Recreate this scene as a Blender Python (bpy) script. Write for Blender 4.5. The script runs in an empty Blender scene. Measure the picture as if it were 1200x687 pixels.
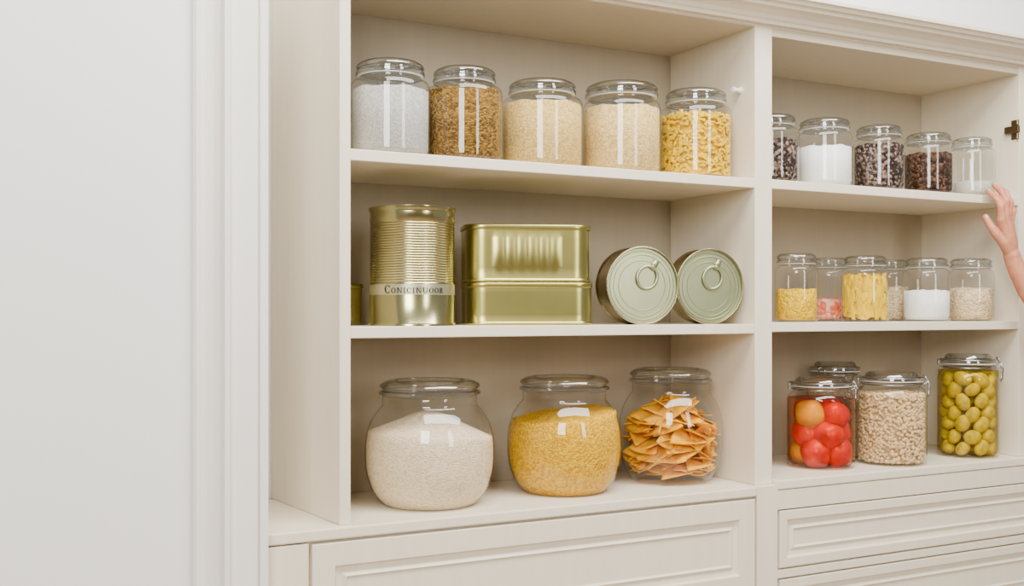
import bpy, bmesh, math, random
from mathutils import Vector, Matrix
random.seed(4)
E=1.25   # eye height
COL=bpy.context.scene.collection

# ---------------------------------------------------------------- materials
def new_mat(name):
    m=bpy.data.materials.new(name); m.use_nodes=True
    nt=m.node_tree; b=nt.nodes["Principled BSDF"]
    return m,nt,b
def ramp(nt,fac,stops):
    n=nt.nodes.new("ShaderNodeValToRGB"); cr=n.color_ramp
    while len(cr.elements)<len(stops): cr.elements.new(0.5)
    for e,(p,c) in zip(cr.elements,stops): e.position=p; e.color=(*c,1)
    nt.links.new(fac,n.inputs[0]); return n.outputs[0]
def coords(nt,scale=(1,1,1)):
    t=nt.nodes.new("ShaderNodeTexCoord"); mp=nt.nodes.new("ShaderNodeMapping")
    mp.inputs["Scale"].default_value=scale
    nt.links.new(t.outputs["Object"],mp.inputs[0]); return mp.outputs[0]
def bump(nt,b,h,strength=.3,dist=.002):
    n=nt.nodes.new("ShaderNodeBump"); n.inputs["Strength"].default_value=strength
    n.inputs["Distance"].default_value=dist
    nt.links.new(h,n.inputs["Height"]); nt.links.new(n.outputs[0],b.inputs["Normal"])
def paint(name,c,rough=.5,var=.03,grain=(60,60,4)):
    m,nt,b=new_mat(name)
    n=nt.nodes.new("ShaderNodeTexNoise"); n.inputs["Scale"].default_value=1.0; n.inputs["Detail"].default_value=3
    nt.links.new(coords(nt,grain),n.inputs["Vector"])
    o=ramp(nt,n.outputs[0],[(.3,tuple(x*(1-var) for x in c)),(.7,tuple(min(1,x*(1+var)) for x in c))])
    nt.links.new(o,b.inputs["Base Color"]); b.inputs["Roughness"].default_value=rough
    bump(nt,b,n.outputs[0],.06,.001)
    return m
def plain(name,c,rough=.5,metal=0,var=.06,scale=40,spec=.5):
    m,nt,b=new_mat(name)
    n=nt.nodes.new("ShaderNodeTexNoise"); n.inputs["Scale"].default_value=scale
    nt.links.new(coords(nt),n.inputs["Vector"])
    o=ramp(nt,n.outputs[0],[(.3,tuple(x*(1-var) for x in c)),(.7,tuple(min(1,x*(1+var)) for x in c))])
    nt.links.new(o,b.inputs["Base Color"]); b.inputs["Roughness"].default_value=rough; b.inputs["Metallic"].default_value=metal
    b.inputs["Specular IOR Level"].default_value=spec
    return m
def grain(name,c1,c2,c3,size,rough=.8,stretch=(1,1,1),bs=.8,pw=1.55):
    m,nt,b=new_mat(name)
    c1,c2,c3=[tuple(x**pw for x in c) for c in(c1,c2,c3)]
    v=nt.nodes.new("ShaderNodeTexVoronoi"); v.inputs["Scale"].default_value=1/size
    nt.links.new(coords(nt,stretch),v.inputs["Vector"])
    s=nt.nodes.new("ShaderNodeSeparateColor"); nt.links.new(v.outputs["Color"],s.inputs[0])
    o=ramp(nt,s.outputs[0],[(.0,c1),(.5,c2),(1,c3)])
    nt.links.new(o,b.inputs["Base Color"]); b.inputs["Roughness"].default_value=rough
    b.inputs["Specular IOR Level"].default_value=.15
    inv=nt.nodes.new("ShaderNodeMath"); inv.operation='MULTIPLY'; inv.inputs[1].default_value=-1
    nt.links.new(v.outputs["Distance"],inv.inputs[0])
    bump(nt,b,inv.outputs[0],bs,size*.8)
    return m
def glass(name,tint=(.975,.98,.975),edge=(.36,.39,.38),f0=.05,k=.85,start=.74,rough=.03):
    # thin clear glass: tinted transmission with a symmetric Schlick reflection
    m=bpy.data.materials.new(name); m.use_nodes=True; nt=m.node_tree; nt.nodes.clear()
    out=nt.nodes.new("ShaderNodeOutputMaterial"); mix=nt.nodes.new("ShaderNodeMixShader")
    tr=nt.nodes.new("ShaderNodeBsdfTransparent"); gl=nt.nodes.new("ShaderNodeBsdfGlossy")
    gl.inputs["Roughness"].default_value=rough; gl.inputs["Color"].default_value=(1,1,1,1)
    lw=nt.nodes.new("ShaderNodeLayerWeight"); lw.inputs["Blend"].default_value=.5
    tc=ramp(nt,lw.outputs["Facing"],[(.0,tint),(start,tint),(1.0,edge)])
    nt.links.new(tc,tr.inputs[0])
    pw=nt.nodes.new("ShaderNodeMath"); pw.operation='POWER'; pw.inputs[1].default_value=5
    nt.links.new(lw.outputs["Facing"],pw.inputs[0])
    ma=nt.nodes.new("ShaderNodeMath"); ma.operation='MULTIPLY_ADD'; ma.use_clamp=True
    ma.inputs[1].default_value=k; ma.inputs[2].default_value=f0
    nt.links.new(pw.outputs[0],ma.inputs[0]); nt.links.new(ma.outputs[0],mix.inputs[0])
    n=nt.nodes.new("ShaderNodeTexNoise"); n.inputs["Scale"].default_value=30
    nt.links.new(coords(nt),n.inputs["Vector"])
    bp=nt.nodes.new("ShaderNodeBump"); bp.inputs["Strength"].default_value=.05; bp.inputs["Distance"].default_value=.002
    nt.links.new(n.outputs[0],bp.inputs["Height"]); nt.links.new(bp.outputs[0],gl.inputs["Normal"])
    nt.links.new(tr.outputs[0],mix.inputs[1]); nt.links.new(gl.outputs[0],mix.inputs[2])
    nt.links.new(mix.outputs[0],out.inputs[0]); return m

M={}
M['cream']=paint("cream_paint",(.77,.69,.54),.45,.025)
M['creambackshade']=paint("cream_back_shaded",(.45,.38,.27),.5,.025)  # same cream, darkened: shade at the bay backs put into the colour
M['creaminshade']=paint("cream_inner_shaded",(.62,.54,.40),.5,.02)  # cream again, toned down so the bay tops carry painted shade
M['trim']=paint("trim_paint",(.84,.80,.74),.4,.015)
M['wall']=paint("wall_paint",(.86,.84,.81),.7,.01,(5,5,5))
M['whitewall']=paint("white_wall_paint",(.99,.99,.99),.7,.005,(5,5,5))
M['floor']=paint("oak_floor",(.42,.30,.20),.4,.25,(3,40,3))
M['reflwall']=paint("warm_grey_paint",(.30,.27,.23),.7,.03,(5,5,5))
M['glass']=glass("clear_glass")
M['lidglass']=glass("lid_glass",(.86,.88,.88),(.24,.26,.26),.17,.8,.42)
M['redbrine']=glass("red_brine",(.96,.64,.42),(.78,.26,.10),.01,.2,.5)
M['oilbrine']=glass("yellow_brine",(.93,.86,.42),(.72,.60,.12),.01,.2,.5)
M['gasket']=plain("clear_gasket",(.62,.62,.60),.4)
M['orangegasket']=plain("pale_gasket",(.66,.58,.50),.5)
M['steel']=plain("steel_wire",(.42,.42,.42),.25,1)
M['gold']=plain("gold_tin",(.48,.44,.22),.20,1,.03)
M['goldband']=plain("pale_gold_band",(.66,.62,.40),.34,.9,.03)
M['olive']=plain("olive_gold_tin",(.46,.41,.13),.30,1,.03)
M['lidtin']=plain("pale_green_tin",(.38,.40,.23),.32,.85,.03)
M['cansilver']=plain("bright_tin",(.46,.39,.22),.22,1,.03)
M['bronze']=plain("antique_brass",(.22,.16,.08),.35,1)
M['ink']=plain("dark_ink",(.015,.015,.01),.6)
M['skin']=plain("skin",(.56,.225,.125),.5,0,.14,50,.3)
M['nail']=plain("finger_nail",(.68,.34,.24),.3,0,.03)
M['white']=plain("white_plastic",(.85,.83,.78),.4)
M['salt']=grain("fine_grey_grain",(.46,.45,.43),(.56,.545,.52),(.68,.66,.63),.0018,bs=.3)
M['clearsalt']=grain("pale_fine_salt",(.54,.51,.46),(.60,.57,.52),(.68,.65,.60),.0020,bs=.2)
M['brown']=grain("brown_buckwheat",(.18,.11,.03),(.34,.215,.06),(.50,.35,.12),.0045,stretch=(1,1,1.4))
M['couscous']=grain("beige_couscous",(.62,.46,.20),(.76,.59,.28),(.86,.70,.37),.0028)
M['sesame']=grain("pale_beige_grain",(.66,.49,.23),(.78,.61,.32),(.88,.75,.43),.0030)
M['rice']=grain("cream_rice",(.80,.66,.47),(.90,.78,.60),(.96,.86,.70),.0032,stretch=(1,1,1.5))
M['millet']=grain("golden_millet",(.66,.40,.01),(.80,.53,.015),(.91,.65,.05),.0038)
M['flour']=grain("white_flour",(.86,.84,.81),(.90,.89,.86),(.94,.93,.91),.002,bs=.2)
M['darkbean']=grain("dark_beans",(.05,.04,.04),(.12,.08,.07),(.48,.38,.31),.0055)
M['coffee']=grain("coffee_beans",(.05,.03,.02),(.13,.075,.05),(.30,.19,.13),.006)
M['oats']=grain("oats",(.66,.50,.32),(.80,.66,.46),(.90,.78,.60),.0055,stretch=(1,1,1.6))
M['yellowpasta']=plain("yellow_pasta",(.76,.48,.001),.55,0,.14,60,.15)
M['corn']=grain("yellow_corn",(.68,.46,.004),(.80,.58,.006),(.90,.67,.03),.006)
M['pink']=grain("pink_salt",(.85,.22,.12),(.88,.42,.30),(.92,.72,.60),.009)
M['chick']=plain("chickpea_skin",(.64,.44,.22),.5,0,.22,80,.3)
M['chip']=plain("tortilla_chip",(.88,.39,.004),.6,0,.25,60,.15)
M['tomato']=plain("red_tomato",(.58,.03,.004),.25,0,.35,30,.4)
M['tomatoor']=plain("yellow_tomato",(.70,.52,.015),.25,0,.3,30,.4)
M['olivefruit']=plain("green_olive",(.54,.42,.02),.35,0,.35,50,.35)

# ---------------------------------------------------------------- helpers
def mk(name,verts,faces,mat=None,smooth=False,loc=(0,0,0),rot=None,parent=None,bevel=0,auto=None):
    me=bpy.data.meshes.new(name); me.from_pydata([tuple(v) for v in verts],[],faces); me.validate()
    bm=bmesh.new(); bm.from_mesh(me); bmesh.ops.recalc_face_normals(bm,faces=bm.faces); bm.to_mesh(me); bm.free()
    ob=bpy.data.objects.new(name,me); COL.objects.link(ob)
    ob.location=loc
    if rot: ob.rotation_euler=rot
    if mat: me.materials.append(mat)
    if smooth:
        for p in me.polygons: p.use_smooth=True
        if auto: me.set_sharp_from_angle(angle=math.radians(auto))
    if bevel:
        md=ob.modifiers.new("bevel","BEVEL"); md.width=bevel; md.segments=2; md.limit_method='ANGLE'
    if parent: ob.parent=parent
    return ob
def box(name,x0,x1,y0,y1,z0,z1,mat,bevel=.0015,parent=None,origin=None):
    o=Vector(origin) if origin else Vector(((x0+x1)/2,(y0+y1)/2,z0))
    vs=[Vector((x,y,z))-o for x in(x0,x1) for y in(y0,y1) for z in(z0,z1)]
    fs=[(0,1,3,2),(4,6,7,5),(0,4,5,1),(2,3,7,6),(0,2,6,4),(1,5,7,3)]
    loc=o-(parent.location if parent else Vector())
    return mk(name,vs,fs,mat,loc=loc,parent=parent,bevel=bevel)
def prism(name,poly,axis,a,b,mat,parent=None,smooth=False,bevel=0):
    n=len(poly); vs=[]
    for t in(a,b):
        for p in poly: vs.append((t,p[0],p[1]) if axis=='x' else (p[0],p[1],t))
    o=Vector(vs[0]); vs=[Vector(v)-o for v in vs]
    fs=[tuple(range(n)),tuple(range(n,2*n))]+[(i,(i+1)%n,n+(i+1)%n,n+i) for i in range(n)]
    loc=o-(parent.location if parent else Vector())
    return mk(name,vs,fs,mat,loc=loc,parent=parent,bevel=bevel)
def empty(name,loc,rot=0):
    e=bpy.data.objects.new(name,None); COL.objects.link(e); e.location=loc; e.rotation_euler=(0,0,rot)
    e.empty_display_size=.05; return e
def tag(o,label,cat,group=None,kind=None):
    if label: o["label"]=label
    if cat: o["category"]=cat
    if group: o["group"]=group
    if kind: o["kind"]=kind
    return o
def lathe(name,prof,mat,parent=None,loc=(0,0,0),segs=64,smooth=True,auto=35):
    vs=[];fs=[];rings=[]
    for (r,z) in prof:
        if r<1e-6: rings.append([len(vs)]); vs.append((0,0,z))
        else:
            s=len(vs); rings.append(list(range(s,s+segs)))
            for i in range(segs):
                a=2*math.pi*i/segs
                vs.append((r*math.cos(a),r*math.sin(a),z))
    for A,B in zip(rings,rings[1:]):
        if len(A)==1 and len(B)==1: continue
        for i in range(segs):
            j=(i+1)%segs
            if len(A)==1: fs.append((A[0],B[i],B[j]))
            elif len(B)==1: fs.append((A[i],B[0],A[j]))
            else: fs.append((A[i],A[j],B[j],B[i]))
    return mk(name,vs,fs,mat,smooth,loc,parent=parent,auto=auto)
def smoothprof(pts,n=6):
    out=[]
    P=[pts[0]]+list(pts)+[pts[-1]]
    for i in range(1,len(P)-2):
        p0,p1,p2,p3=P[i-1],P[i],P[i+1],P[i+2]
        for k in range(n):
            t=k/n
            out.append(tuple(.5*((2*p1[j])+(-p0[j]+p2[j])*t+(2*p0[j]-5*p1[j]+4*p2[j]-p3[j])*t*t+(-p0[j]+3*p1[j]-3*p2[j]+p3[j])*t**3) for j in(0,1)))
    out.append(pts[-1]); return out
def tube(name,pts,rad,mat,parent=None,loc=(0,0,0),segs=8,closed=False,flat=1.0):
    pts=[Vector(p) for p in pts]; n=len(pts); vs=[];fs=[]
    up=Vector((0,0,1)); prev=None
    for i,p in enumerate(pts):
        if closed: t=(pts[(i+1)%n]-pts[i-1]).normalized()
        else: t=(pts[min(i+1,n-1)]-pts[max(i-1,0)]).normalized()
        if prev is None:
            a=up if abs(t.dot(up))<.9 else Vector((1,0,0)); u=t.cross(a).normalized()
        else: u=(prev-t*prev.dot(t)).normalized()
        prev=u; w=t.cross(u)
        for k in range(segs):
            q=2*math.pi*k/segs; vs.append(p+u*math.cos(q)*rad+w*math.sin(q)*rad*flat)
    m=n if closed else n-1
    for i in range(m):
        for k in range(segs):
            a=i*segs+k; b=i*segs+(k+1)%segs; c=((i+1)%n)*segs+(k+1)%segs; d=((i+1)%n)*segs+k
            fs.append((a,b,c,d))
    if not closed: fs.append(tuple(range(segs))); fs.append(tuple(range((n-1)*segs,n*segs)))
    return mk(name,vs,fs,mat,True,loc,parent=parent)
def panel_front(name,x0,x1,z0,z1,y,steps,mat,parent,back=.02):
    o=Vector(((x0+x1)/2,y,z0)); vs=[];fs=[]
    rings=[(0,back)]+steps
    for ins,dy in rings:
        for (x,z) in((x0+ins,z0+ins),(x1-ins,z0+ins),(x1-ins,z1-ins),(x0+ins,z1-ins)):
            vs.append(Vector((x,y+dy,z))-o)
    for i in range(len(rings)-1):
        for k in range(4):
            a=i*4; fs.append((a+k,a+(k+1)%4,a+4+(k+1)%4,a+4+k))
    L=(len(rings)-1)*4; fs.append((L,L+1,L+2,L+3)); fs.append((0,1,2,3))
    return mk(name,vs,fs,mat,loc=o-parent.location,parent=parent,bevel=.0008)

# ---------------------------------------------------------------- room
def st(o): o["kind"]="structure"; return o
st(box("floor",-2.6,4.2,-3.0,2.4,-.05,0,M['floor'],0))
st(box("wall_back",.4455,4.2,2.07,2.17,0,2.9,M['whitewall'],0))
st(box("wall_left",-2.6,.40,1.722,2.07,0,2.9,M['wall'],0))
st(box("reflection_wall",-2.6,4.2,-3.1,-3.0,0,2.9,M['reflwall'],0))  # unseen wall, added as a dark contrast in the metal reflections
Y=1.722
cas=[(.328,Y+.002),(.328,Y-.008),(.333,Y-.012),(.338,Y-.012),(.341,Y-.007),(.345,Y-.008),(.360,Y-.012),(.370,Y-.018),
     (.373,Y-.030),(.381,Y-.030),(.383,Y-.018),(.428,Y-.018),(.4285,Y-.012),(.4315,Y-.012),(.432,Y-.018),(.445,Y-.018),(.445,2.068),(.401,2.068),(.401,Y+.002)]
st(prism("trim_1",cas,'z',.0,2.9,M['trim'],bevel=.0006))

# ---------------------------------------------------------------- upper shelving unit
FY=1.75; BY=2.05
cz=E-.364; czr=E-.355
top=E+.60; topr=E+.585
unit=empty("shelving_unit",(1.45,1.9,cz))
tag(unit,"cream painted open wooden shelving unit with moulded cornice","shelving unit")
prism("side_panel",[(.5796,FY),(.5992,FY),(.5992,BY),(.5992,2.065),(.545,2.065)],'z',cz+.0005,E+.66,M['cream'],parent=unit,bevel=.001)
box("divider_panel",1.486,1.532,FY,BY,cz+.0005,E+.62,M['cream'],.001,unit)
box("side_panel",2.316,2.36,FY,BY,czr+.0005,E+.62,M['cream'],.001,unit)
box("back_panel",.5992,1.486,BY,BY+.015,cz+.0005,E+.65,M['creambackshade'],0,unit)
box("back_panel",1.532,2.316,BY,BY+.015,czr+.0005,E+.65,M['creambackshade'],0,unit)
box("shelf",.5992,1.486,FY+.001,BY,E+.261,E+.281,M['cream'],.0015,unit)
box("shelf",.5992,1.486,FY+.001,BY,E-.045,E-.025,M['cream'],.0015,unit)
box("shelf",1.532,2.316,FY+.001,BY,E+.262,E+.282,M['cream'],.0015,unit)
box("shelf",1.532,2.316,FY+.001,BY,E-.042,E-.022,M['cream'],.0015,unit)
box("top_board",.5992,1.486,FY+.001,BY,top,top+.02,M['creaminshade'],.001,unit)
box("top_board",1.532,2.316,FY+.001,BY,topr,topr+.02,M['creaminshade'],.001,unit)
box("top_rail",.5796,2.36,FY-.002,FY+.02,E+.602,E+.64,M['cream'],.001,unit)
zc0=E+.606
cor=[(FY-.002,zc0),(FY-.014,zc0),(FY-.016,zc0+.006),(FY-.020,zc0+.009),(FY-.024,zc0+.016),(FY-.036,zc0+.023),(FY-.050,zc0+.026),(FY-.052,zc0+.033),
     (FY-.060,zc0+.034),(FY-.064,zc0+.040),(FY-.070,zc0+.042),(FY-.070,zc0+.050),(BY+.015,zc0+.050),(BY+.015,zc0+.044),(FY-.002,zc0+.040)]
prism("cornice",cor,'x',.55,3.2,M['cream'],parent=unit,bevel=.0004)
ct=lathe("catch",[(0,0),(.007,0),(.007,.004),(.004,.006),(.004,.016),(.006,.018),(.006,.022),(0,.024)],M['white'],parent=unit,segs=20)
ct.location=Vector((1.486,1.796,E+.474))-unit.location; ct.rotation_euler=(0,-math.pi/2,0); ct["label"]="small white catch"
hv=empty("hinge",(2.316,1.775,E+.45)); hv.parent=unit; hv.location=Vector((2.316,1.775,E+.45))-unit.location
hv["label"]="dark antique brass cabinet hinge"
box("hinge_plate",-.002,0,-.022,-.004,-.024,.024,M['bronze'],.001,None).parent=hv
box("hinge_arm",-.010,-.002,-.030,.010,-.009,.009,M['bronze'],.002,None).parent=hv
for zz in (-.017,.017): lathe("hinge_knuckle",[(0,-.006),(.004,-.006),(.004,.006),(0,.006)],M['bronze'],segs=16,parent=hv,loc=(-.005,-.024,zz))

# ---------------------------------------------------------------- base cabinets
CY=1.735
def basecab(x0,x1,drawers,ztop,label):
    e=empty("base_cabinet",((x0+x1)/2,1.9,0.0)); tag(e,label,"cabinet")
    box("body",x0,x1,CY+.012,2.055,.0,ztop-.0005,M['cream'],.001,e)
    for (a,b,z0,z1,ins) in drawers:
        steps=[(0,0.001),(.002,0),(ins-.010,0),(ins-.007,.006),(ins+.004,.008),(ins+.010,.003),(ins+.014,.007)]
        d=empty("drawer",(0,0,0)); d.parent=e; d.location=Vector(((a+b)/2,CY,z0))-e.location
        dd=panel_front("drawer_front",a,b,z0,z1,CY,steps,M['cream'],e,.011)
        dd.parent=d; dd.location=(0,0,0)
    return e
lc=basecab(.4455,1.478,[(.527,1.474,E-.585,E-.389,.050),(.527,1.474,E-.80,E-.592,.050),(.527,1.474,E-1.10,E-.807,.055)],E-.384,"cream cabinet with moulded drawer fronts under the taller shelves")
box("stile",.447,.521,CY,CY+.012,.08,E-.3865,M['cream'],.001,lc)
box("rail",.521,1.478,CY+.004,CY+.012,.08,.15,M['cream'],.001,lc)
rc=basecab(1.534,2.60,[(1.541,2.56,E-.541,E-.420,.030),(1.541,2.56,E-.70,E-.566,.030),(1.541,2.56,E-1.0,E-.72,.05)],E-.375,"cream cabinet with shallow moulded drawers beside the stile")
box("rail",1.534,2.60,CY,CY+.012,E-.417,E-.376,M['cream'],.001,rc)
box("rail",1.534,2.60,CY,CY+.012,E-.562,E-.545,M['cream'],.001,rc)
box("stile",2.565,2.60,CY-.001,CY+.012,.08,E-.42,M['cream'],.001,rc)
s=box("cabinet_stile",1.4785,1.5335,CY-.001,2.05,0,cz-.0,M['cream'],.001)
tag(s,"cream upright stile between the two drawer cabinets","cabinet part")
c1=box("countertop",.446,1.4780,CY-.002,2.055,E-.384,cz,M['cream'],.003)
tag(c1,"cream wooden countertop ledge carrying the big round jars","countertop")
c2=box("countertop",1.5340,2.75,CY-.002,2.055,E-.375,czr,M['cream'],.003)
tag(c2,"cream wooden countertop ledge carrying the clip-top jars","countertop")

# ---------------------------------------------------------------- jars
def jar_body_prof(R,H,neck):
    return [(0,.003),(R*.80,.002),(R*.90,0)]+smoothprof([(R*.93,.001),(R*.985,.006),(R,.016),(R,H*.40),(R,H*.68),(R*.985,H*.745),(R*.93,H*.79),(neck,H*.82)],4)+[(neck,H*.845),(neck+.003,H*.85),(neck+.003,H*.862),(neck-.003,H*.864)]
def lid_prof(lr,H,a=.85):
    h=H*(1-a); z=H*a
    return [(0,z+.001),(lr*.86,z+.001),(lr*.97,z+.002),(lr,z+h*.10),(lr,z+h*.26),(lr*.965,z+h*.33),(lr*.93,z+h*.36),(lr*.93,z+h*.46),(lr*.975,z+h*.50),(lr*.99,z+h*.60),(lr*.975,z+h*.72),
            (lr*.93,z+h*.82),(lr*.84,z+h*.95),(lr*.76,z+h),(lr*.70,z+h*.97),(lr*.66,z+h*.80),(0,z+h*.74)]
def fillmesh(name,R,z1,mat,label,x,y,z,peak=0,slope=0,prof=None,jitter=.0012,px=0.0):
    if prof is None: pr=[(0,.0045),(R*.86,.0045),(R-.0035,.014),(R-.003,z1*.5),(R-.003,z1)]
    else: pr=[(0,.006)]+[(r-.003,zz+ (.004 if i==0 else 0)) for i,(r,zz) in enumerate(prof) if zz<z1 and r>.01]
    rr=pr[-1][0]; n=12
    pr=pr+[(rr*(1-k/n),z1+peak*math.sin(k/n*math.pi/2)**1.5) for k in range(1,n)]+[(0,z1+peak)]
    ph=(x*37.1+y*11.3)%6.28
    ob=lathe(name,pr,mat,loc=(x,y,z),segs=64,auto=None)
    zt=z1*.97
    for v in ob.data.vertices:
        if v.co.z>=zt:
            r=math.hypot(v.co.x,v.co.y)/rr; a=math.atan2(v.co.y,v.co.x)
            v.co.z+= slope*v.co.x/rr + jitter*math.sin(5*a+ph)*r + jitter*.8*math.sin(11*a+2*ph)*r + jitter*math.sin(r*9+ph)
    tag(ob,label,"jar contents",None,"stuff"); return ob
def straight_jar(x,y,z,R,H,lr,label,group):
    e=empty("glass_jar",(x,y,z)); tag(e,label,"jar",group)
    lathe("body",jar_body_prof(R,H,lr*.88),M['glass'],parent=e)
    lathe("lid",lid_prof(lr,H),M['lidglass'],parent=e)
    lathe("gasket",[(lr*.89,H*.842),(lr*.965,H*.843),(lr*.965,H*.850),(lr*.89,H*.850)],M['gasket'],parent=e)
    return e
z1L=E+.281; z2L=E-.025; z1R=E+.282; z2R=E-.022
G1="storage jars on the top shelf"
rows=[
 (.703,1.832,.0725,.174,.063,.70,"grey_grain",'salt',"fine grey-white grain"),
 (.853,1.834,.0725,.178,.060,.76,"buckwheat",'brown',"brown buckwheat"),
 (1.025,1.840,.080,.172,.067,.73,"couscous",'couscous',"beige couscous"),
 (1.211,1.839,.080,.185,.075,.72,"sesame",'sesame',"pale beige grain"),
]
for x,y,R,H,lr,ff,nm,mt,tx in rows:
    straight_jar(x,y,z1L,R,H,lr,"clear glass jar with glass lid filled with "+tx,G1)
    fillmesh(nm,R,H*ff,M[mt],tx+" filling a glass jar",x,y,z1L,.003)
straight_jar(1.399,1.838,z1L,.077,.190,.065,"clear glass jar with glass lid filled with yellow pasta",G1)
G2="small storage jars on the upper shelf"
for x,y,R,H,lr,ff,nm,mt,tx in [
 (1.594,1.822,.059,.150,.052,.62,"dark_beans",'darkbean',"dark speckled beans"),
 (1.749,1.822,.0615,.154,.056,.58,"flour",'flour',"white flour"),
 (1.917,1.820,.058,.152,.052,.70,"dark_beans",'darkbean',"dark speckled beans"),
 (2.078,1.818,.057,.147,.052,.66,"coffee_beans",'coffee',"dark brown coffee beans"),
 (2.228,1.816,.0540,.147,.048,.26,"fine_salt",'clearsalt',"pale fine salt")]:
    straight_jar(x,y,z1R,R,H,lr,"small clear glass jar with "+tx,G2)
    fillmesh(nm,R,H*ff,M[mt],tx+" inside a small glass jar",x,y,z1R,.002)
G3="small storage jars on the middle shelf"
for x,y,R,H,lr,ff,nm,mt,tx in [
 (1.656,1.812,.0465,.152,.043,.47,"corn_kernels",'corn',"yellow corn kernels"),
 (1.866,1.930,.0500,.152,.046,.36,"pink_salt",'pink',"pink and red salt chunks"),
 (1.869,1.817,.0535,.152,.048,0,"",'',"thick yellow pasta pieces"),
 (2.070,1.932,.0480,.152,.044,.55,"oats",'oats',"beige oats"),
 (2.069,1.815,.0545,.152,.049,.48,"sugar",'flour',"white sugar"),
 (2.224,1.815,.0535,.154,.049,.52,"oats",'oats',"beige oats")]:
    straight_jar(x,y,z2R,R,H,lr,"small clear glass jar with "+tx,G3)
    if ff: fillmesh(nm,R,H*ff,M[mt],tx+" inside a small glass jar",x,y,z2R,.002)

def scatter(name,piece_v,piece_f,n,R,z0,z1,mat,loc,label,seed,rmax=.98,auto=50,core=True,ztop=.004,tilt=math.pi):
    rnd=random.Random(seed); vs=[];fs=[]
    for i in range(n):
        if rnd.random()<.72: r=R*(rmax-.06*rnd.random()); zz=z0+(z1-z0)*rnd.random()
        else: r=R*math.sqrt(rnd.random())*rmax; zz=z1+rnd.uniform(-ztop,ztop)
        a=rnd.random()*2*math.pi
        m=Matrix.Rotation(rnd.random()*6.28,3,'Z')@Matrix.Rotation(rnd.uniform(-tilt,tilt),3,'X')@Matrix.Rotation(rnd.random()*6.28,3,'Z')
        c=Vector((r*math.cos(a),r*math.sin(a),zz)); s=len(vs)
        for v in piece_v:
            q=c+m@Vector(v); rr=math.hypot(q.x,q.y)
            if rr>R: q.x*=R/rr; q.y*=R/rr
            q.z=max(q.z,.005); vs.append(q)
        fs+=[tuple(k+s for k in f) for f in piece_f]
    if core:
        s=len(vs); S_=32
        for zz in(z0,z1):
            for k in range(S_): vs.append((R*.88*math.cos(6.2832*k/S_),R*.88*math.sin(6.2832*k/S_),max(zz-.002,.005)))
        fs.append(tuple(s+k for k in range(S_))); fs.append(tuple(s+S_+k for k in range(S_)))
        fs+=[(s+k,s+(k+1)%S_,s+S_+(k+1)%S_,s+S_+k) for k in range(S_)]
    o=mk(name,vs,fs,mat,True,loc,auto=auto); tag(o,label,"jar contents",None,"stuff"); return o
def macaroni(L=.016,r=.0032,k=6):
    vs=[];fs=[];n=4
    for i in range(n):
        t=(i/(n-1)-.5); cx=t*L; cz_=-.35*L*(t*t*4)*.4
        for q in range(k):
            a=6.2832*q/k; vs.append((cx,r*math.cos(a),cz_+r*math.sin(a)))
    for i in range(n-1):
        for q in range(k): fs.append((i*k+q,i*k+(q+1)%k,(i+1)*k+(q+1)%k,(i+1)*k+q))
    fs.append(tuple(range(k))); fs.append(tuple(range((n-1)*k,n*k)))
    return vs,fs
def ico(r):
    bm=bmesh.new(); bmesh.ops.create_icosphere(bm,subdivisions=2,radius=r)
    bm.verts.ensure_lookup_table(); v=[tuple(x.co) for x in bm.verts]; f=[tuple(w.index for w in x.verts) for x in bm.faces]; bm.free(); return v,f
pv,pf=macaroni(.014,.0026)
scatter("yellow_pasta",pv,pf,1400,.0725,.008,.130,M['yellowpasta'],(1.399,1.838,z1L),"bright yellow short pasta filling a glass jar",3)
pv,pf=macaroni(.030,.0050,8)
pv=[(z_,y_,x_) for (x_,y_,z_) in pv]
scatter("yellow_pasta",pv,pf,260,.0490,.012,.092,M['yellowpasta'],(1.869,1.817,z2R),"thick yellow pasta pieces packed in a small jar",9,.95,50,True,.006,.45)

# belly jars
def belly(R,H):
    return smoothprof([(R*.66,.000),(R*.74,H*.02),(R*.88,H*.11),(R*.975,H*.25),(R,H*.40),(R*.985,H*.54),(R*.92,H*.66),(R*.82,H*.745),(R*.745,H*.79),(R*.73,H*.82),(R*.735,H*.85)],6)
def belly_jar(x,y,z,R,H,lr,label):
    e=empty("round_glass_jar",(x,y,z)); tag(e,label,"jar","large round jars on the countertop")
    p=belly(R,H)
    lathe("body",[(0,.004),(R*.55,.004),(R*.62,.001)]+p+[(lr*.93,H*.855),(lr*.93,H*.87),(R*.70,H*.872)],M['glass'],parent=e,segs=96)
    lathe("lid",lid_prof(lr,H,.875),M['lidglass'],parent=e,segs=96)
    return p
p=belly_jar(.800,1.876,cz,.1235,.236,.097,"large round glass jar filled with cream rice")
fillmesh("rice",.12,.236*.57,M['rice'],"cream rice heaped inside a large round jar",.800,1.876,cz,.040,-.006,[q for q in p])
p=belly_jar(1.100,1.882,cz,.1165,.234,.092,"large round glass jar filled with golden millet")
fillmesh("millet",.115,.234*.66,M['millet'],"golden millet sloping inside a large round jar",1.100,1.882,cz,.008,.014,[q for q in p])
p3=belly_jar(1.370,1.889,cz,.112,.243,.089,"large round glass jar holding orange tortilla chips")

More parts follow.
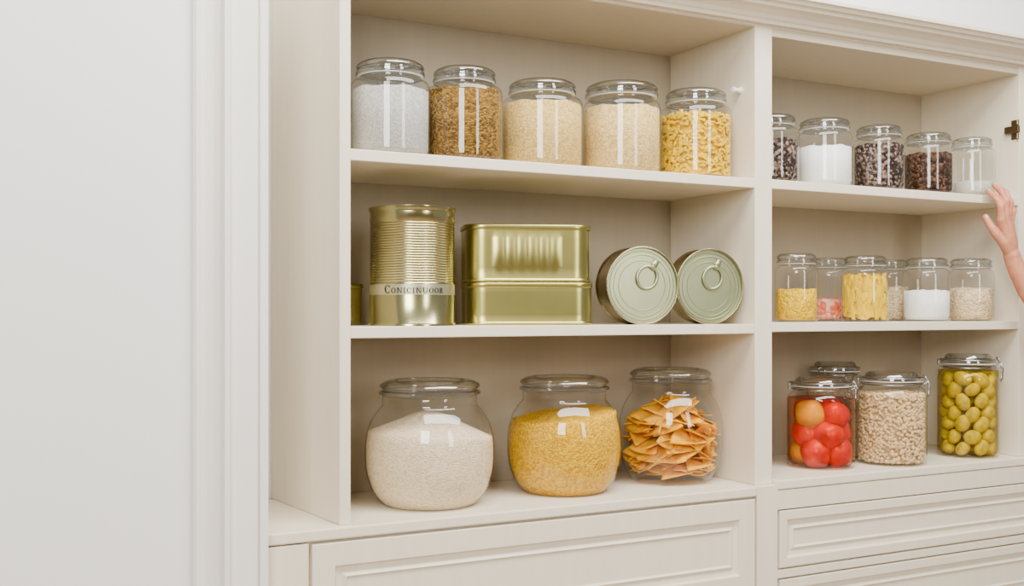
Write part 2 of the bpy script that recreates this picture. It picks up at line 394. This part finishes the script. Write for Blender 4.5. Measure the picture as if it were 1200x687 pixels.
def chip_mesh(seed):
    rnd=random.Random(seed); n=8; s=.076; vs=[];idx={}
    A=Vector((0,.58*s)); B=Vector((-.5*s,-.3*s)); C=Vector((.5*s,-.3*s)); c1=rnd.uniform(1,6)
    for i in range(n+1):
        for j in range(n+1-i):
            k=n-i-j; q=(A*i+B*j+C*k)/n; q=q*(1-.10*(max(i,j,k)/n)**6)
            idx[(i,j)]=len(vs); vs.append((q.x,q.y,c1*q.x*q.x+rnd.uniform(-.0006,.0006)-2*q.y*q.y))
    fs=[]
    for i in range(n):
        for j in range(n-i):
            fs.append((idx[i,j],idx[i+1,j],idx[i,j+1]))
            if j<n-i-1: fs.append((idx[i+1,j],idx[i+1,j+1],idx[i,j+1]))
    o=mk("tortilla_chip",vs,fs,M['chip'],True)
    sm=o.modifiers.new("thick","SOLIDIFY"); sm.thickness=.0013; sm.offset=0
    tag(o,"orange triangular tortilla chip heaped inside a round jar","chip","tortilla chips in the jar"); return o
base=[chip_mesh(i) for i in range(3)]
rnd=random.Random(11); N=150
def rad_at(zz):
    for (r,z_) in p3:
        if z_>=zz: return r
    return .07
for i in range(N):
    t=i/(N-1); zz=.020+t*.148
    a=i*2.39996; Rm=max(rad_at(zz)-.036,.02)
    if zz>.138: Rm*= (1-(zz-.138)/.06)
    rr=Rm*(.92+.08*rnd.random()) if i%4 else Rm*.4
    ob=base[i%3] if i<3 else base[i%3].copy()
    if i>=3: COL.objects.link(ob)
    ob.location=(1.370+rr*math.cos(a),1.889+rr*math.sin(a),cz+zz)
    lim=.28+.52*min(1,zz/.06)
    tl=rnd.uniform(-.1,1.1)*lim
    m=Matrix.Rotation(a,3,'Z')@Matrix.Rotation(tl,3,'Y')@Matrix.Rotation(rnd.uniform(-1,1)*lim*.8,3,'X')@Matrix.Rotation(math.radians(90)+rnd.choice((0,2.094,4.189))+rnd.uniform(-.3,.3),3,'Z')
    ob.rotation_euler=m.to_euler()

# clip-top jars
def clip_jar(x,y,z,R,H,label,gas,yaw):
    e=empty("clip_top_jar",(x,y,z),yaw); tag(e,label,"jar","clip-top preserving jars on the countertop")
    nk=R*.80
    pr=[(0,.003),(R*.82,.002),(R*.90,0)]+smoothprof([(R*.93,.001),(R*.985,.007),(R,.018),(R,H*.4),(R,H*.72),(R*.98,H*.78),(R*.90,H*.825),(nk,H*.85)],4)+[(nk,H*.88),(nk+.004,H*.885),(nk+.004,H*.90),(nk-.004,H*.902)]
    lathe("body",pr,M['glass'],parent=e)
    lr=nk+.006
    lathe("lid",[(0,H*.908),(lr*.9,H*.908),(lr,H*.912),(lr,H*.935),(lr*.97,H*.95),(lr*.86,H*.958),(lr*.82,H*.985),(lr*.74,H),(lr*.70,H*.985),(lr*.66,H*.965),(0,H*.96)],M['lidglass'],parent=e)
    lathe("gasket",[(nk-.004,H*.902),(lr+.001,H*.902),(lr+.001,H*.911),(nk-.004,H*.911)],gas,parent=e)
    c=empty("clasp",(0,0,0)); c.parent=e
    ring=[((nk+.0015)*math.cos(t),(nk+.0015)*math.sin(t),H*.868) for t in [6.2832*k/40 for k in range(40)]]
    tube("neck_wire",ring,.0017,M['steel'],parent=c,closed=True,segs=6)
    ring=[((lr+.001)*math.cos(t),(lr+.001)*math.sin(t),H*.942) for t in [6.2832*k/40 for k in range(40)]]
    tube("lid_wire",ring,.0017,M['steel'],parent=c,closed=True,segs=6)
    xo=lr+.006; w=.012
    tube("lever",[(nk,-w,H*.868),(xo,-w,H*.875),(xo+.004,-w,H*.92),(xo,-w,H*.95),(xo-.004,-w*.8,H*.965),(xo-.004,w*.8,H*.965),(xo,w,H*.95),(xo+.004,w,H*.92),(xo,w,H*.875),(nk,w,H*.868)],.0016,M['steel'],parent=c,segs=6)
    tube("lever",[(xo+.003,-w,H*.92),(xo+.009,-w*.9,H*.86),(xo+.008,-w*.7,H*.76),(xo+.006,0,H*.735),(xo+.008,w*.7,H*.76),(xo+.009,w*.9,H*.86),(xo+.003,w,H*.92)],.0016,M['steel'],parent=c,segs=6)
    tube("hinge_loop",[(-nk,-w,H*.868),(-xo,-w*.8,H*.88),(-xo,-w*.6,H*.94),(-lr,-w*.4,H*.95),(-lr,w*.4,H*.95),(-xo,w*.6,H*.94),(-xo,w*.8,H*.88),(-nk,w,H*.868)],.0016,M['steel'],parent=c,segs=6)
    return e
clip_jar(1.767,1.853,czr,.0760,.205,"clip-top glass jar packed with red tomatoes",M['orangegasket'],-.55)
clip_jar(1.955,1.818,czr,.079,.214,"clip-top glass jar filled with beige chickpeas",M['orangegasket'],-.75)
clip_jar(1.930,1.975,czr,.066,.232,"clip-top glass jar with pale chickpeas standing behind others",M['orangegasket'],.3)
clip_jar(2.222,1.822,czr,.0715,.252,"tall clip-top glass jar packed with green olives",M['orangegasket'],-.75)
iv,if_=ico(.0042)
scatter("chickpeas",iv,if_,3000,.0762,.009,.162,M['chick'],(1.955,1.818,czr),"beige chickpeas filling a clip-top jar",5,.94,None)
fillmesh("dry_chickpeas",.066,.17,M['oats'],"pale chickpeas inside a clip-top jar",1.930,1.975,czr,.004)
def brine(name,x,y,R,z1,mat,label):
    o=lathe(name,[(0,.0045),(R*.86,.0045),(R*.96,.014),(R*.972,.03),(R*.972,z1),(0,z1)],mat,loc=(x,y,czr)); tag(o,label,"liquid",None,"stuff")
brine("tomato_brine",1.767,1.853,.0760,.158,M['redbrine'],"reddish brine around the tomatoes in a jar")
brine("olive_brine",2.222,1.822,.0715,.212,M['oilbrine'],"yellow brine around the olives in a jar")
def tomato(mat):
    bm=bmesh.new(); bmesh.ops.create_uvsphere(bm,u_segments=32,v_segments=18,radius=1)
    for v in bm.verts:
        a=math.atan2(v.co.y,v.co.x); r=math.hypot(v.co.x,v.co.y)
        k=1+.05*math.cos(5*a)*r
        v.co.x*=k; v.co.y*=k; v.co.z=v.co.z*.88-(.12*(1-r/.3) if (r<.3 and v.co.z>0) else 0)
        v.co*=.0355
    me=bpy.data.meshes.new("tomato"); bm.to_mesh(me); bm.free(); me.materials.append(mat)
    for q in me.polygons: q.use_smooth=True
    return me
tm=[tomato(M['tomato']),tomato(M['tomatoor'])]
for layer,(zz,cnt,off) in enumerate([(.036,4,.55),(.079,4,1.3),(.121,4,.15)]):
    for j in range(cnt):
        a=off+j*6.2832/cnt; ora=(layer==2 and j==2) or (layer==0 and j==1)
        o=bpy.data.objects.new("tomato",tm[1 if ora else 0]); COL.objects.link(o)
        o.location=(1.767+.0370*math.cos(a),1.853+.0370*math.sin(a),czr+zz)
        o.rotation_euler=(rnd.uniform(0,3),rnd.uniform(0,3),rnd.uniform(0,3))
        tag(o,"yellow tomato preserved in a jar" if ora else "glossy red tomato preserved in a jar","tomato","tomatoes in the clip-top jar")
bm=bmesh.new(); bmesh.ops.create_uvsphere(bm,u_segments=20,v_segments=14,radius=1)
for v in bm.verts:
    v.co.z*=1.28*(1+.05*v.co.z)
    if v.co.z>1.3: v.co.z-=.08
    v.co*=.0160
om=bpy.data.meshes.new("olive"); bm.to_mesh(om); bm.free(); om.materials.append(M['olivefruit'])
for q in om.polygons: q.use_smooth=True
for L_ in range(7):
    for j in range(8):
        if j==7: rr,a=0.008,L_
        else: rr,a=.0485,j*.8976+L_*.4488
        o=bpy.data.objects.new("olive",om); COL.objects.link(o)
        sc=rnd.uniform(.92,1.12); o.scale=(sc,sc,sc*rnd.uniform(.92,1.08))
        o.location=(2.222+rr*math.cos(a),1.822+rr*math.sin(a),czr+.026+L_*.0275+rnd.uniform(-.004,.004))
        m=Matrix.Rotation(a,3,'Z')@Matrix.Rotation(rnd.uniform(.3,2.8),3,'X'); o.rotation_euler=m.to_euler()
        tag(o,"yellow-green olive packed in a tall jar","olive","olives in the tall clip-top jar")

# ---------------------------------------------------------------- tins
R=.080; H=.217
can=empty("tin_can",(.752,1.846,z2L)); tag(can,"tall gold ribbed tin can standing upright with printed lettering","tin can")
pr=[(0,.003),(R*.95,.003),(R*.955,0),(R*1.012,0),(R*1.012,.005),(R*.985,.007),(R*.985,.0765)]
n=24
for i in range(n):
    z=.0775+i*.0047; pr+=[(R*.985,z),(R*.972,z+.0012),(R*.966,z+.0023),(R*.972,z+.0034)]
zt=.0775+n*.0047
pr+=[(R*.985,zt),(R*.985,H-.010),(R*.985,H-.007),(R*1.012,H-.005),(R*1.012,H),(R*.955,H),(R*.95,H-.005),(0,H-.005)]
lathe("body",pr,M['gold'],parent=can,segs=128,auto=50)
lathe("label_band",[(R*.984,.0565),(R*.9868,.0568),(R*.9868,.0752),(R*.984,.0755)],M['goldband'],parent=can,segs=128)["label"]="pale gold printed band"
bm=bmesh.new()
def quad(x0,y0,x1,y1):
    v=[bm.verts.new((x,y,0)) for x,y in((x0,y0),(x1,y0),(x1,y1),(x0,y1))]; bm.faces.new(v)
def slab(x0,y0,x1,y1,t):
    v=[bm.verts.new(c) for c in((x0,y0,0),(x0+t,y0,0),(x1+t,y1,0),(x1,y1,0))]; bm.faces.new(v)
def arcs(cx,cy,rx,ry,a0,a1,thick,thin,n=28):
    prev=None
    for k in range(n+1):
        a=math.radians(a0+(a1-a0)*k/n); t=thin+(thick-thin)*abs(math.cos(a))
        o_=bm.verts.new((cx+rx*math.cos(a),cy+ry*math.sin(a),0)); i_=bm.verts.new((cx+(rx-t)*math.cos(a),cy+(ry-t*.8)*math.sin(a),0))
        if prev: bm.faces.new((prev[0],o_,i_,prev[1]))
        prev=(o_,i_)
# small-capital serif letters
h=.0098; S=.0022
def st_(x,top=h): quad(x,0,x+S,top); quad(x-.0011,0,x+S+.0011,.0010); quad(x-.0011,top-.0010,x+S+.0011,top)
def g_o(x): arcs(x+.0050,h/2,.0050,h/2,0,360,.0024,.0011); return .0116
def g_c(x): arcs(x+.0048,h/2,.0048,h/2,45,315,.0024,.0011); quad(x+.0078,h*.66,x+.0087,h*.96); return .0108
def g_i(x): st_(x+.0014); return .0066
def g_n(x): st_(x+.0014); quad(x+.0090,0,x+.0103,h); quad(x+.0080,h-.0010,x+.0113,h); slab(x+.0016,h,x+.0084,0,.0021); return .0132
def g_u(x): quad(x+.0012,.0034,x+.0034,h); quad(x,h-.0010,x+.0046,h); arcs(x+.0056,.0042,.0044,.0042,180,360,.0022,.0012,14); quad(x+.0088,.0034,x+.0100,h); quad(x+.0078,h-.0010,x+.0110,h); return .0128
def g_r(x): st_(x+.0014); arcs(x+.0040,h*.73,.0040,h*.27,-90,90,.0022,.0011,14); slab(x+.0076,0,x+.0044,h*.48,.0023); return .0112
x=0
arcs(.0070,.0072,.0070,.0076,42,318,.0032,.0013); quad(.0112,.0096,.0124,.0138); x=.0150
for g in (g_o,g_n,g_i,g_c,g_i,g_n,g_u,g_o,g_o,g_r): x+=g(x)
bmesh.ops.triangulate(bm,faces=bm.faces)
a0=math.radians(-90-22+3)
for v in bm.verts:
    rr=R*.9868+.0007; a=a0+(v.co.x-x/2)*.94/rr; zz=v.co.y+.0592; v.co=Vector((rr*math.cos(a),rr*math.sin(a),zz))
me=bpy.data.meshes.new("lettering"); bm.to_mesh(me); bm.free(); me.materials.append(M['ink'])
tx=bpy.data.objects.new("lettering",me); COL.objects.link(tx); tx.parent=can; tx["label"]="dark printed serif lettering"

def rr_loop(w,d,rad,npc=10,nside=48):
    pts=[]
    hw,hd=w/2,d/2
    def side(a,b):
        for k in range(nside): t=k/nside; pts.append((a[0]+(b[0]-a[0])*t,a[1]+(b[1]-a[1])*t))
    def corner(cx,cy,s):
        for k in range(npc): t=s+math.pi/2*k/npc; pts.append((cx+rad*math.cos(t),cy+rad*math.sin(t)))
    corner(hw-rad,hd-rad,0); side((hw-rad,hd),(-hw+rad,hd)); corner(-hw+rad,hd-rad,math.pi/2); side((-hw,hd-rad),(-hw,-hd+rad))
    corner(-hw+rad,-hd+rad,math.pi); side((-hw+rad,-hd),(hw-rad,-hd)); corner(hw-rad,-hd+rad,-math.pi/2); side((hw,-hd+rad),(hw,hd-rad))
    return pts
def rr_loft(name,w,d,rad,levels,mat,parent,ribs=None):
    vs=[];fs=[];n=None
    for z,off,rb in levels:
        L_=rr_loop(w+2*off,d+2*off,max(rad+off,.004))
        n=len(L_)
        for (x,y) in L_:
            if rb and ribs and abs(y+(d/2+off))<1e-5 and ribs[0]<x<ribs[1]:
                y-=rb*abs(math.sin((x-ribs[0])/(ribs[1]-ribs[0])*math.pi*ribs[2]))**.5
            vs.append((x,y,z))
    for i in range(len(levels)-1):
        for k in range(n): fs.append((i*n+k,i*n+(k+1)%n,(i+1)*n+(k+1)%n,(i+1)*n+k))
    fs.append(tuple(range(n))); fs.append(tuple(range((len(levels)-1)*n,len(levels)*n)))
    return mk(name,vs,fs,mat,True,parent=parent,auto=60)
def tin(x,y,z,w,d,h,yaw,label,ribs,group="stacked rectangular tins",rad=.036):
    e=empty("rectangular_tin",(x,y,z),yaw); tag(e,label,"tin",group)
    rr_loft("body",w,d,rad,[(0,-.004,0),(0.0005,.001,0),(.002,.0022,0),(.004,.0022,0),(.006,.0008,0),(.008,0,0),(h*.25,0.0003,0),(h*.30,0.0003,.0022),(h*.76,0.0003,.0022),(h*.80,0.0003,0),(h-.011,0,0)],M['olive'],e,ribs)
    rr_loft("lid",w,d,rad,[(h-.011,.0002,0),(h-.010,.0020,0),(h-.0085,.0026,0),(h-.003,.0026,0),(h-.001,.0018,0),(h-.0003,.0002,0),(h-.0006,-.003,0),(h-.004,-.004,0),(h-.004,-.02,0)],M['olive'],e)
tin(1.003,1.866,z2L,.250,.125,.083,math.radians(-19),"lower gold-green rectangular tin under another tin",None)
tin(1.000,1.866,z2L+.083,.247,.125,.112,math.radians(-19),"upper gold-green rectangular tin with embossed vertical ribs",(-.070,.060,6))
tin(.655,1.972,z2L,.072,.05,.080,0,"small yellow-gold tin tucked beside the side panel",None,None,.006)

def lying(x,y,yaw,R,Lc,ringrot,label):
    e=empty("ring_pull_can",(x,y,z2L+R)); tag(e,label,"tin can","ring-pull cans lying on their sides")
    e.rotation_euler=(math.pi/2,0,yaw)
    lathe("body",[(R*.93,-Lc),(R*.95,-Lc),(R,-Lc),(R,-Lc+.004),(R*.975,-Lc+.006)]+[(R*(.975 if i%2 else .967),-Lc+.010+i*.004) for i in range(int((Lc-.022)/.004))]+[(R*.975,-.008),(R*.985,-.006),(R,-.005),(R*1.0,-.002),(R,0),(R*.975,.0008),(R*.955,0)],M['cansilver'],parent=e,segs=96,auto=60)
    lathe("base_disc",[(0,-Lc+.003),(R*.93,-Lc+.003),(R*.93,-Lc)],M['lidtin'],parent=e)
    lathe("lid",[(R*.955,.0004),(R*.94,-.0050),(R*.90,-.0050),(R*.888,-.0030),(R*.872,-.0030),(R*.860,-.0050),(R*.80,-.0050),(R*.79,-.0036),(R*.775,-.0036),(R*.765,-.0050),(R*.66,-.0050),(R*.65,-.0038),(R*.635,-.0038),(R*.625,-.0050),(R*.30,-.0050),(0,-.0050)],M['lidtin'],parent=e,segs=96,auto=30)
    g=empty("ring_pull",(0,0,0)); g.parent=e; g.rotation_euler=(0,0,ringrot)
    pts=[(R*.24+R*.27*math.cos(t)*1.1,R*.27*math.sin(t),-.0012) for t in [6.2832*k/32 for k in range(32)]]
    tube("ring",pts,.0030,M['lidtin'],parent=g,closed=True,segs=8,flat=.45)
    lathe("rivet",[(0,.0010),(.004,.0006),(.006,-.001),(.006,-.005)],M['lidtin'],parent=g,loc=(R*.64,0,0),segs=20)
    tube("tab",[(R*.48,0,-.0014),(R*.56,0,-.0012),(R*.70,0,-.0014),(R*.76,0,-.002)],.006,M['lidtin'],parent=g,segs=8,flat=.25)
    return e
lying(1.226,1.783,math.radians(-11),.0790,.062,math.radians(58),"gold can lying on its side showing pale green ring-pull lid")
lying(1.3960,1.785,math.radians(-10),.0790,.045,math.radians(68),"gold can lying next to the divider showing its ring-pull lid")

# ---------------------------------------------------------------- hand and forearm
def make_person():
    def H_(x,y,h): return Vector((x-.008,y,E+h))
    wr=H_(2.243,1.706,.128)
    bm=bmesh.new()
    def ball(p,r,sc=None):
        m=Matrix.Translation(p-wr)
        bmesh.ops.create_icosphere(bm,subdivisions=3,radius=r,matrix=m)
    def bone(p,q,r0,r1):
        ax=(q-p); L=ax.length; rot=ax.to_track_quat('Z','Y').to_matrix().to_4x4()
        bmesh.ops.create_cone(bm,cap_ends=True,segments=24,radius1=r0,radius2=r1,depth=L,matrix=Matrix.Translation((p+q)/2-wr)@rot)
    def chain(c):
        for i,(p,r) in enumerate(c):
            ball(p,r)
            if i: bone(c[i-1][0],p,c[i-1][1],r)
    chain([(wr+Vector((-.003,0,.008)),.0195),(wr,.0195),(H_(2.252,1.700,.100),.0205),(H_(2.275,1.688,.050),.0240),(H_(2.330,1.650,-.04),.031),(H_(2.40,1.60,-.14),.038),(H_(2.45,1.56,-.21),.042)])
    F=[((2.198,1.702,.218),(2.194,1.700,.250),(2.194,1.716,.274),(2.198,1.738,.289),(.0094,.0086,.0079,.0066)),
       ((2.210,1.702,.228),(2.208,1.697,.263),(2.209,1.712,.289),(2.213,1.733,.304),(.0096,.0088,.0081,.0067)),
       ((2.222,1.704,.226),(2.223,1.698,.260),(2.225,1.711,.284),(2.229,1.730,.298),(.0092,.0084,.0077,.0064)),
       ((2.234,1.707,.213),(2.238,1.701,.241),(2.241,1.711,.260),(2.246,1.726,.273),(.0085,.0075,.0069,.0057))]
    tips=[]
    for a,b,c,d,r in F:
        A=H_(*a);B=H_(*b);C=H_(*c);D=H_(*d)
        mid=wr.lerp(A,.5)+Vector((0,-.002,0))
        chain([(wr.lerp(A,.1),.0135),(mid,.0125),(A,r[0]+.0014),(A.lerp(B,.55),r[0]-.0006),(B,r[1]+.0005),(B.lerp(C,.55),r[2]-.0004),(C,r[2]+.0002),(D,r[3])])
        tips.append((C,D,r[3]))
    chain([(wr.lerp(H_(2.205,1.710,.19),.25),.0145),(H_(2.215,1.708,.166),.0140),(H_(2.199,1.715,.185),.0114),(H_(2.190,1.726,.206),.0094),(H_(2.188,1.738,.227),.0077)])
    tips.append((H_(2.190,1.726,.206),H_(2.188,1.738,.227),.0077))
    chain([(H_(2.228,1.705,.165),.0135),(H_(2.216,1.704,.195),.0125),(H_(2.217,1.704,.212),.012)])
    me=bpy.data.meshes.new("person"); bm.to_mesh(me); bm.free()
    ob=bpy.data.objects.new("person",me); COL.objects.link(ob); ob.location=wr
    rm=ob.modifiers.new("remesh","REMESH"); rm.mode='VOXEL'; rm.voxel_size=.0013; rm.use_smooth_shade=True
    sm=ob.modifiers.new("smooth","SMOOTH"); sm.factor=.6; sm.iterations=7
    me.materials.append(M['skin'])
    tag(ob,"bare hand and forearm reaching up to touch the shelf edge","person")
    for C,D,r in tips:
        d=(D-C).normalized(); out=Vector((-.3,-1,.15)); out=(out-d*out.dot(d)).normalized(); w=d.cross(out)
        c=C.lerp(D,.85)+out*(r*.80)-wr; vs=[];n=7
        for i in range(n):
            for j in range(n):
                u=(i/(n-1)-.5)*2; v=(j/(n-1)-.5)*2
                uu=u*math.sqrt(1-v*v*.45); vv=v*math.sqrt(1-u*u*.45)
                vs.append(c+w*uu*r*.62+d*vv*r*.80+out*(r*.24*(1-u*u*.8)))
        fs=[(i*n+j,i*n+j+1,(i+1)*n+j+1,(i+1)*n+j) for i in range(n-1) for j in range(n-1)]
        o=mk("finger_nail",vs,fs,M['nail'],True,parent=ob)
make_person()

# ---------------------------------------------------------------- light
def area(name,loc,target,sx,sy,power,col=(1,1,1)):
    l=bpy.data.lights.new(name,'AREA'); l.shape='RECTANGLE'; l.size=sx; l.size_y=sy; l.energy=power; l.color=col
    o=bpy.data.objects.new(name,l); COL.objects.link(o); o.location=loc
    d=Vector(target)-Vector(loc); o.rotation_euler=d.to_track_quat('-Z','Y').to_euler(); return o
area("window_light",(-1.1,-1.2,2.5),(1.1,1.8,1.3),1.0,1.5,116,(1,.985,.95))
area("window_light",(1.7,-1.5,2.1),(1.3,1.8,1.3),.5,1.6,36,(1,.985,.95))
area("added_top_light",(1.2,.85,2.8),(1.4,1.85,1.2),2.2,.7,104,(1,.975,.93))  # added overhead lamp, no fixture; casts shelf shadows onto the backs
w=bpy.data.worlds.new("world"); bpy.context.scene.world=w; w.use_nodes=True
bg=w.node_tree.nodes["Background"]; bg.inputs[0].default_value=(1,.985,.95,1); bg.inputs[1].default_value=.36

cam=bpy.data.cameras.new("camera"); co=bpy.data.objects.new("camera",cam); COL.objects.link(co)
co.location=(0,0,E); co.rotation_euler=(math.radians(90),0,math.radians(-27.5))
cam.sensor_width=36; cam.lens=37.5; cam.shift_y=22.5/1200; cam.clip_start=.05
bpy.context.scene.camera=co
